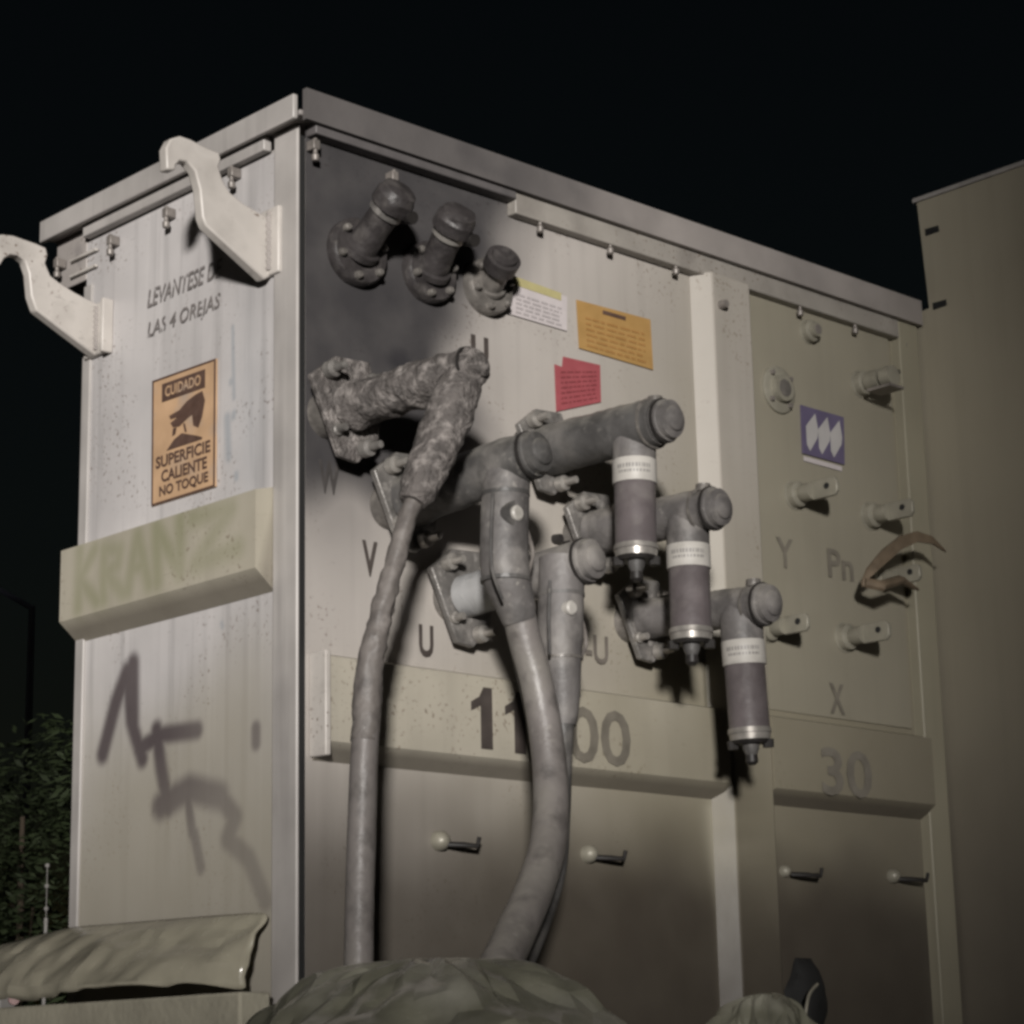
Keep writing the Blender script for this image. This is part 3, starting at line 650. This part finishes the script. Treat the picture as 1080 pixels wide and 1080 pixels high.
rows(wl, [F(*p, .005) for p in ((538, 292), (598, 313), (598, 349), (537, 331))], 5, M['greyprint'], lo=.35, hi=.95, seed=2)
op = [(608, 316), (686, 337), (689, 390), (611, 367)]
ol = quad('sticker', op, .005, M['orange'], T, label='orange-yellow sticker, the largest one'); rows(ol, [F(*p, .005) for p in op], 6, M['orprint'], lo=.28, hi=.95, seed=4, fill=.4)
MB().build
quad('heading', [(636, 327), (660, 334), (660, 338), (636, 331)], .0067, M['signb'], ol)
rp = [(585, 384), (593, 387), (594, 376), (633, 385), (634, 424), (587, 434)]
rl = quad('sticker', rp, .005, M['red'], T, label='small torn dark red sticker'); rows(rl, [F(*p, .005) for p in ((586, 386), (633, 387), (634, 424), (587, 433))], 7, M['redprint'], seed=5, fill=.3)
lp = [(845, 427), (890, 440), (891, 490), (847, 478)]
LQ = [F(*p, .012) for p in lp]
lg = quad('logo_plate', lp, .012, M['purple'], T, th=.004, label='purple square plate with three white rhombs')
mb = MB()
def lpt(u, v): return (LQ[0]*(1-u)+LQ[1]*u)*(1-v)+(LQ[3]*(1-u)+LQ[2]*u)*v+Vector((0, -.0015, 0))
for k in range(3):
    c = .22+.285*k
    mb.add([lpt(c+.09, .10), lpt(c+.15, .44), lpt(c+.13, .60), lpt(c-.06, .92), lpt(c-.13, .80), lpt(c-.14, .42)], [(0, 1, 2, 3, 4, 5)])
mb.build('emblem', M['logo'], lg, smooth=False)
quad('caption_strip', [(848, 481), (888, 492), (888, 497), (848, 486)], .010, M['white'], T)
# hot surface warning plate on the side
wp = [(161, 402), (228, 378), (227, 513), (160, 534)]
W_ = [S(*p, .006) for p in wp]
wpl = MB().prism(W_, (.004, 0, 0)).build('warning_plate', M['signp'], T, smooth=False)
NX = Vector((-1, 0, 0))
def wpt(u, v, off=.0015): return (W_[0]*(1-u)+W_[1]*u)*(1-v)+(W_[3]*(1-u)+W_[2]*u)*v+NX*off
def wq(mb, poly): n = len(poly); mb.add([wpt(*p) for p in poly], [tuple(range(n))])
mb = MB()
for a in (((0, 0), (1, 0), (1, .015), (0, .015)), ((0, .985), (1, .985), (1, 1), (0, 1)), ((0, .015), (.025, .015), (.025, .985), (0, .985)), ((.975, .015), (1, .015), (1, .985), (.975, .985))): wq(mb, a)
mb.build('border', M['signb'], wpl, smooth=False)
mb = MB(); wq(mb, ((.16, .055), (.84, .055), (.84, .20), (.16, .20))); mb.build('heading', M['signb'], wpl, smooth=False)
mb = MB()                                             # hand pictogram above a hot surface
for poly in (((.80, .22), (.84, .30), (.80, .42), (.74, .50), (.66, .47), (.64, .38), (.56, .40), (.44, .44), (.34, .43), (.30, .39), (.42, .36), (.30, .36), (.28, .33), (.44, .31), (.56, .26), (.70, .23)),
             ((.34, .44), (.40, .44), (.38, .49), (.33, .50)), ((.24, .60), (.36, .53), (.48, .50), (.60, .53), (.72, .56), (.80, .585), (.80, .60), (.24, .60)),
             ((.50, .43), (.53, .43), (.56, .50), (.53, .50))):
    wq(mb, poly)
mb.build('pictogram', M['signb'], wpl, smooth=False)
def wtext(s, u0, u1, v0, v1, m, bold=.03, off=.0018):
    a = wpt(u0, v1, off); b = wpt(u1, v1, off); c = wpt(u0, v0, off); text_mesh(s, a, (b-a).normalized(), (c-a).normalized(), (b-a).length, (c-a).length, None, m, wpl, 'sign_text', bold)
wtext('CUIDADO', .22, .78, .085, .17, M['signp'], .02, .0028)
wtext('SUPERFICIE', .07, .93, .625, .72, M['signb']); wtext('CALIENTE', .16, .88, .745, .84, M['signb']); wtext('NO TOQUE', .13, .90, .865, .96, M['signb'])

# ------------------------------------------------------------------ plinth, skirt, tarps
pl = MB().box((-.05, -.03, GZ+.004), (2.15, 1.25, -.165)).build('plinth', M['concrete'], None, .01); tag(pl, 'pale concrete plinth under the transformer tank', 'plinth')
sk = MB(); nu, nv = 46, 8; vs = []; rk = random.Random(12)
for j in range(nv+1):
    for i in range(nu+1):
        y = .085+(1.45-.085)*i/nu; t = j/nv
        ztop = .088+.012*(y/.8) - max(0, y-.80)*.10
        if t < .85:
            s_ = t/.85; x = -.012-.15*s_*min(1, .25+(y-.05)*3); zz = ztop+(-.030-ztop)*s_**1.2
        else: x = -.012-.15*min(1, .25+(y-.05)*3)-.004; zz = -.030-.022*(t-.85)/.15
        p = Vector((x, y, zz)); k = 0 if j in (0,) else 1
        q = Vector((p.x*2, p.y+p.z*1.5, p.z*2)); n = (1-abs(noise.noise(q*4+Vector((0, 0, 3))))*2.4)*.014+rk.uniform(-.013, .013); p.y += rk.uniform(-.009, .009)*k
        p += Vector((-1, 0, .55))*n*k*min(1, t*3)
        vs.append(p)
sk.add(vs, [(j*(nu+1)+i, j*(nu+1)+i+1, (j+1)*(nu+1)+i+1, (j+1)*(nu+1)+i) for j in range(nv) for i in range(nu)])
o = sk.build('foot_sheet', M['skirt'], None); sb = o.modifiers.new('soft', 'SUBSURF'); sb.levels = sb.render_levels = 1; so_ = o.modifiers.new('thick', 'SOLIDIFY'); so_.thickness = .006
tag(o, 'dented sheet apron lying along the foot of the tank side', 'sheet')
bm_ = MB().box((-.13, .02, -.16), (-.055, 1.5, -.065)).build('timber_beam', M['concrete'], None, .006); tag(bm_, 'pale beam lying on the plinth edge under the dented sheet', 'beam')
pl2 = MB().box((-.16, .0, GZ+.004), (-.053, 1.55, -.164)).build('ledge', M['concrete'], None, .006); tag(pl2, 'concrete ledge along the left side of the plinth', 'ledge')
def heap(name, label, c, rx, ry, top, seed, lean=.0):
    rnd = random.Random(seed); NR, NS = 30, 52; vs = []
    for j in range(NR):
        h = 1-(1-j/(NR-1))**1.7; zz = GZ+.005+(top-GZ)*h
        r = (1-h**5)**.5 if h < .985 else .27*max(0, 1-((h-.985)/.015))**.5
        for i in range(NS):
            a = 2*math.pi*(i+.5*(j % 2)+rnd.uniform(-.33, .33))/NS
            rr = max(r, .01)
            p = Vector((c[0]+rx*rr*math.cos(a), c[1]+ry*rr*math.sin(a), zz))
            k = min(1, rr*3)*(1 if j else 0); d = Vector((math.cos(a), math.sin(a), .8*h))
            n1 = 1-abs(noise.noise(p*3.5+Vector((seed, 0, 0))))*2
            p += d*(n1*.045-.03+rnd.uniform(-.016, .016))*k*min(1, rx/.3)
            vs.append(p)
    fs = []
    for j in range(NR-1):
        for i in range(NS):
            a, b, e, g_ = j*NS+i, j*NS+(i+1) % NS, (j+1)*NS+(i+1) % NS, (j+1)*NS+i
            fs += [(a, b, e), (a, e, g_)] if rnd.random() < .5 else [(a, b, g_), (b, e, g_)]
    fs.append(tuple(range((NR-1)*NS, NR*NS)))
    m = MB().add(vs, fs); o = m.build(name, M['tarp'], None); sb = o.modifiers.new('soft', 'SUBSURF'); sb.levels = sb.render_levels = 1; sb2 = o.modifiers.new('fold', 'BEVEL'); sb2.width = .0015
    o.modifiers.remove(sb2); tag(o, label, 'tarpaulin', 'green plastic tarpaulin bundles in front of the tank'); return o
cx = F(452, 1010, .95); heap('tarp_bundle', 'wide crumpled green-grey plastic bundle in front of the cables', (cx.x, cx.y), .50, .50, -.064, 3)
cx = F(812, 1052, .55); heap('tarp_bundle', 'small tip of plastic bundle at the bottom right of the tank', (cx.x, cx.y), .26, .26, cx.z+.004, 9)

# ------------------------------------------------------------------ neighbouring cabinet on the right
XC = 2.125
def CP(x, y): d = ray(x, y); return CAM+d*((XC-CAM.x)/d.x)
e0, e1, e2 = CP(967, 214), CP(983, 350), CP(993, 1075)
yt = e0.y; zt_ = e0.z
def cab_fn(p): return dict(grime=1-sm(-.1, 1.3, p.z+noise.noise(p*2)*.15))  # fading light painted in: panel gets darker downward
N1, N2 = 60, 80; m = MB(); vs = []; at = []
for j in range(N2+1):
    zz = -.4+(zt_+.4)*j/N2
    if zz > e1.z: ye = e1.y+(e0.y-e1.y)*(zz-e1.z)/(e0.z-e1.z)
    else: ye = e2.y+(e1.y-e2.y)*(zz-e2.z)/(e1.z-e2.z)
    if zz < HT+.02: ye = .3
    for i in range(N1+1):
        y = ye+(-2.2-ye)*i/N1; p = Vector((XC, y, zz)); vs.append(p); at.append(cab_fn(p)['grime'])
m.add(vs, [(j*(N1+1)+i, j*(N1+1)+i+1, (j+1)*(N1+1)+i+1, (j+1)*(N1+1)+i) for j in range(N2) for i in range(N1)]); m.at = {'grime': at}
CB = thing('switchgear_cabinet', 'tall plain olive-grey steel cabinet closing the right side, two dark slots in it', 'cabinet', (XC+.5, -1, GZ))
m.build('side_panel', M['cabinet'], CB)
MB().box((XC+.008, -2.2, GZ+.004), (XC+1.3, min(e0.y, e1.y, e2.y)-.01, zt_-.01)).build('cabinet_body', M['cabinet'], CB, .004)
r = MB().prism([Vector((XC-.006, e0.y+.012, zt_)), Vector((XC-.006, -2.2, zt_)), Vector((XC+1.3, -2.2, zt_)), Vector((XC+1.3, e0.y+.012, zt_))], (0, 0, .014)).build('roof_edge', M['post'], CB, .002)
for pts in ([(976, 242), (990, 238), (991, 244), (977, 249)], [(984, 320), (998, 316), (999, 322), (985, 327)]):
    P = [CP(*p) for p in pts]; MB().prism([p+Vector((-.001, 0, 0)) for p in P], (-.002, 0, 0)).build('slot', M['slot'], CB, smooth=False)

# ------------------------------------------------------------------ background left: shrub, lamp post, markers
c = DP(15, 1000, 10.5)
TR = thing('leafy_shrub', 'dark leafy shrub at the left edge beyond the tank', 'shrub', (c.x, c.y, GZ))
m = MB(); m.rod((c.x, c.y, GZ), (c.x+.1, c.y, c.z+.2), [(0, .05), (1, .015)], 10)
for k in range(6):
    a = k*1.05; m.rod((c.x+.03, c.y, GZ+.5+.1*k), (c.x+.5*math.cos(a), c.y+.5*math.sin(a), c.z+.2+.08*k), [(0, .03), (1, .01)], 8)
m.build('trunk', M['bark'], TR)
m = MB(); rnd = random.Random(5); vs = []; fs = []
for k in range(26000):
    while True:
        q = Vector((rnd.uniform(-1, 1), rnd.uniform(-1, 1), rnd.uniform(-1, 1)))
        if q.length < 1 and noise.noise(q*2.2) > -.12: break
    p = Vector((c.x, c.y, 0))+Vector((q.x*1.0, q.y*1.0, GZ+1.45+q.z*1.4))
    if p.z > 1.32-abs(q.x)*.3+.25*noise.noise(Vector((q.x*3, q.y*3, 0))): continue
    a = Vector((rnd.gauss(0, 1), rnd.gauss(0, 1), rnd.gauss(0, .6))).normalized(); b = a.orthogonal().normalized()
    l = rnd.uniform(.018, .042); w2 = l*.3; n = len(vs)
    vs += [p-a*l, p+b*w2, p+a*l, p-b*w2]; fs.append((n, n+1, n+2, n+3))
m.add(vs, fs); m.build('foliage', M['leaf'], TR, smooth=False)
c = DP(32, 700, 24); LP = thing('street_lamp', 'thin dark unlit lamp post at the far left', 'lamp post', (c.x, c.y, GZ))
top = DP(32, 637, 24)
MB().rod((c.x, c.y, GZ), (c.x, c.y, top.z), [(0, .05), (1, .035)], 12).build('pole', M['pole'], LP)
hd = DP(-8, 618, 24); MB().rod((c.x, c.y, top.z-.02), hd, [(0, .03), (1, .03)], 8).build('arm', M['pole'], LP)
c = DP(46, 1062, 7.5); t = DP(46, 968, 7.5)
ms = thing('marker_stake', 'thin pale stake with a row of small beads above it, far left bottom', 'stake', (c.x, c.y, GZ))
MB().rod((c.x, c.y, GZ), (c.x, c.y, t.z), [(0, .007), (1, .006)], 8).build('rod', M['markr'], ms)
m = MB(); m.rod((c.x, c.y, t.z), (c.x, c.y, DP(46, 912, 7.5).z), [(0, .0015), (1, .0015)], 6)
for y in (912, 934, 958, 972): m.ball((c.x, c.y, DP(46, y, 7.5).z), .008, 8)
m.build('bead_string', M['markr'], ms)
c = DP(6, 1034, 7.2); ms = thing('marker_post', 'short white post with a red reflector in the bottom left corner', 'marker post', (c.x, c.y, GZ))
MB().box((c.x-.03, c.y-.02, GZ), (c.x+.03, c.y+.02, c.z)).build('post', M['markr'], ms, .004)
MB().box((c.x-.045, c.y-.035, c.z), (c.x+.06, c.y+.03, c.z+.015)).build('cap', M['markr'], ms, .004)
q = DP(15, 1054, 7.1); MB().rod(q, q+(CAM-q).normalized()*.01, [(0, .018), (1, .016)], 14).build('reflector', M['redref'], ms)
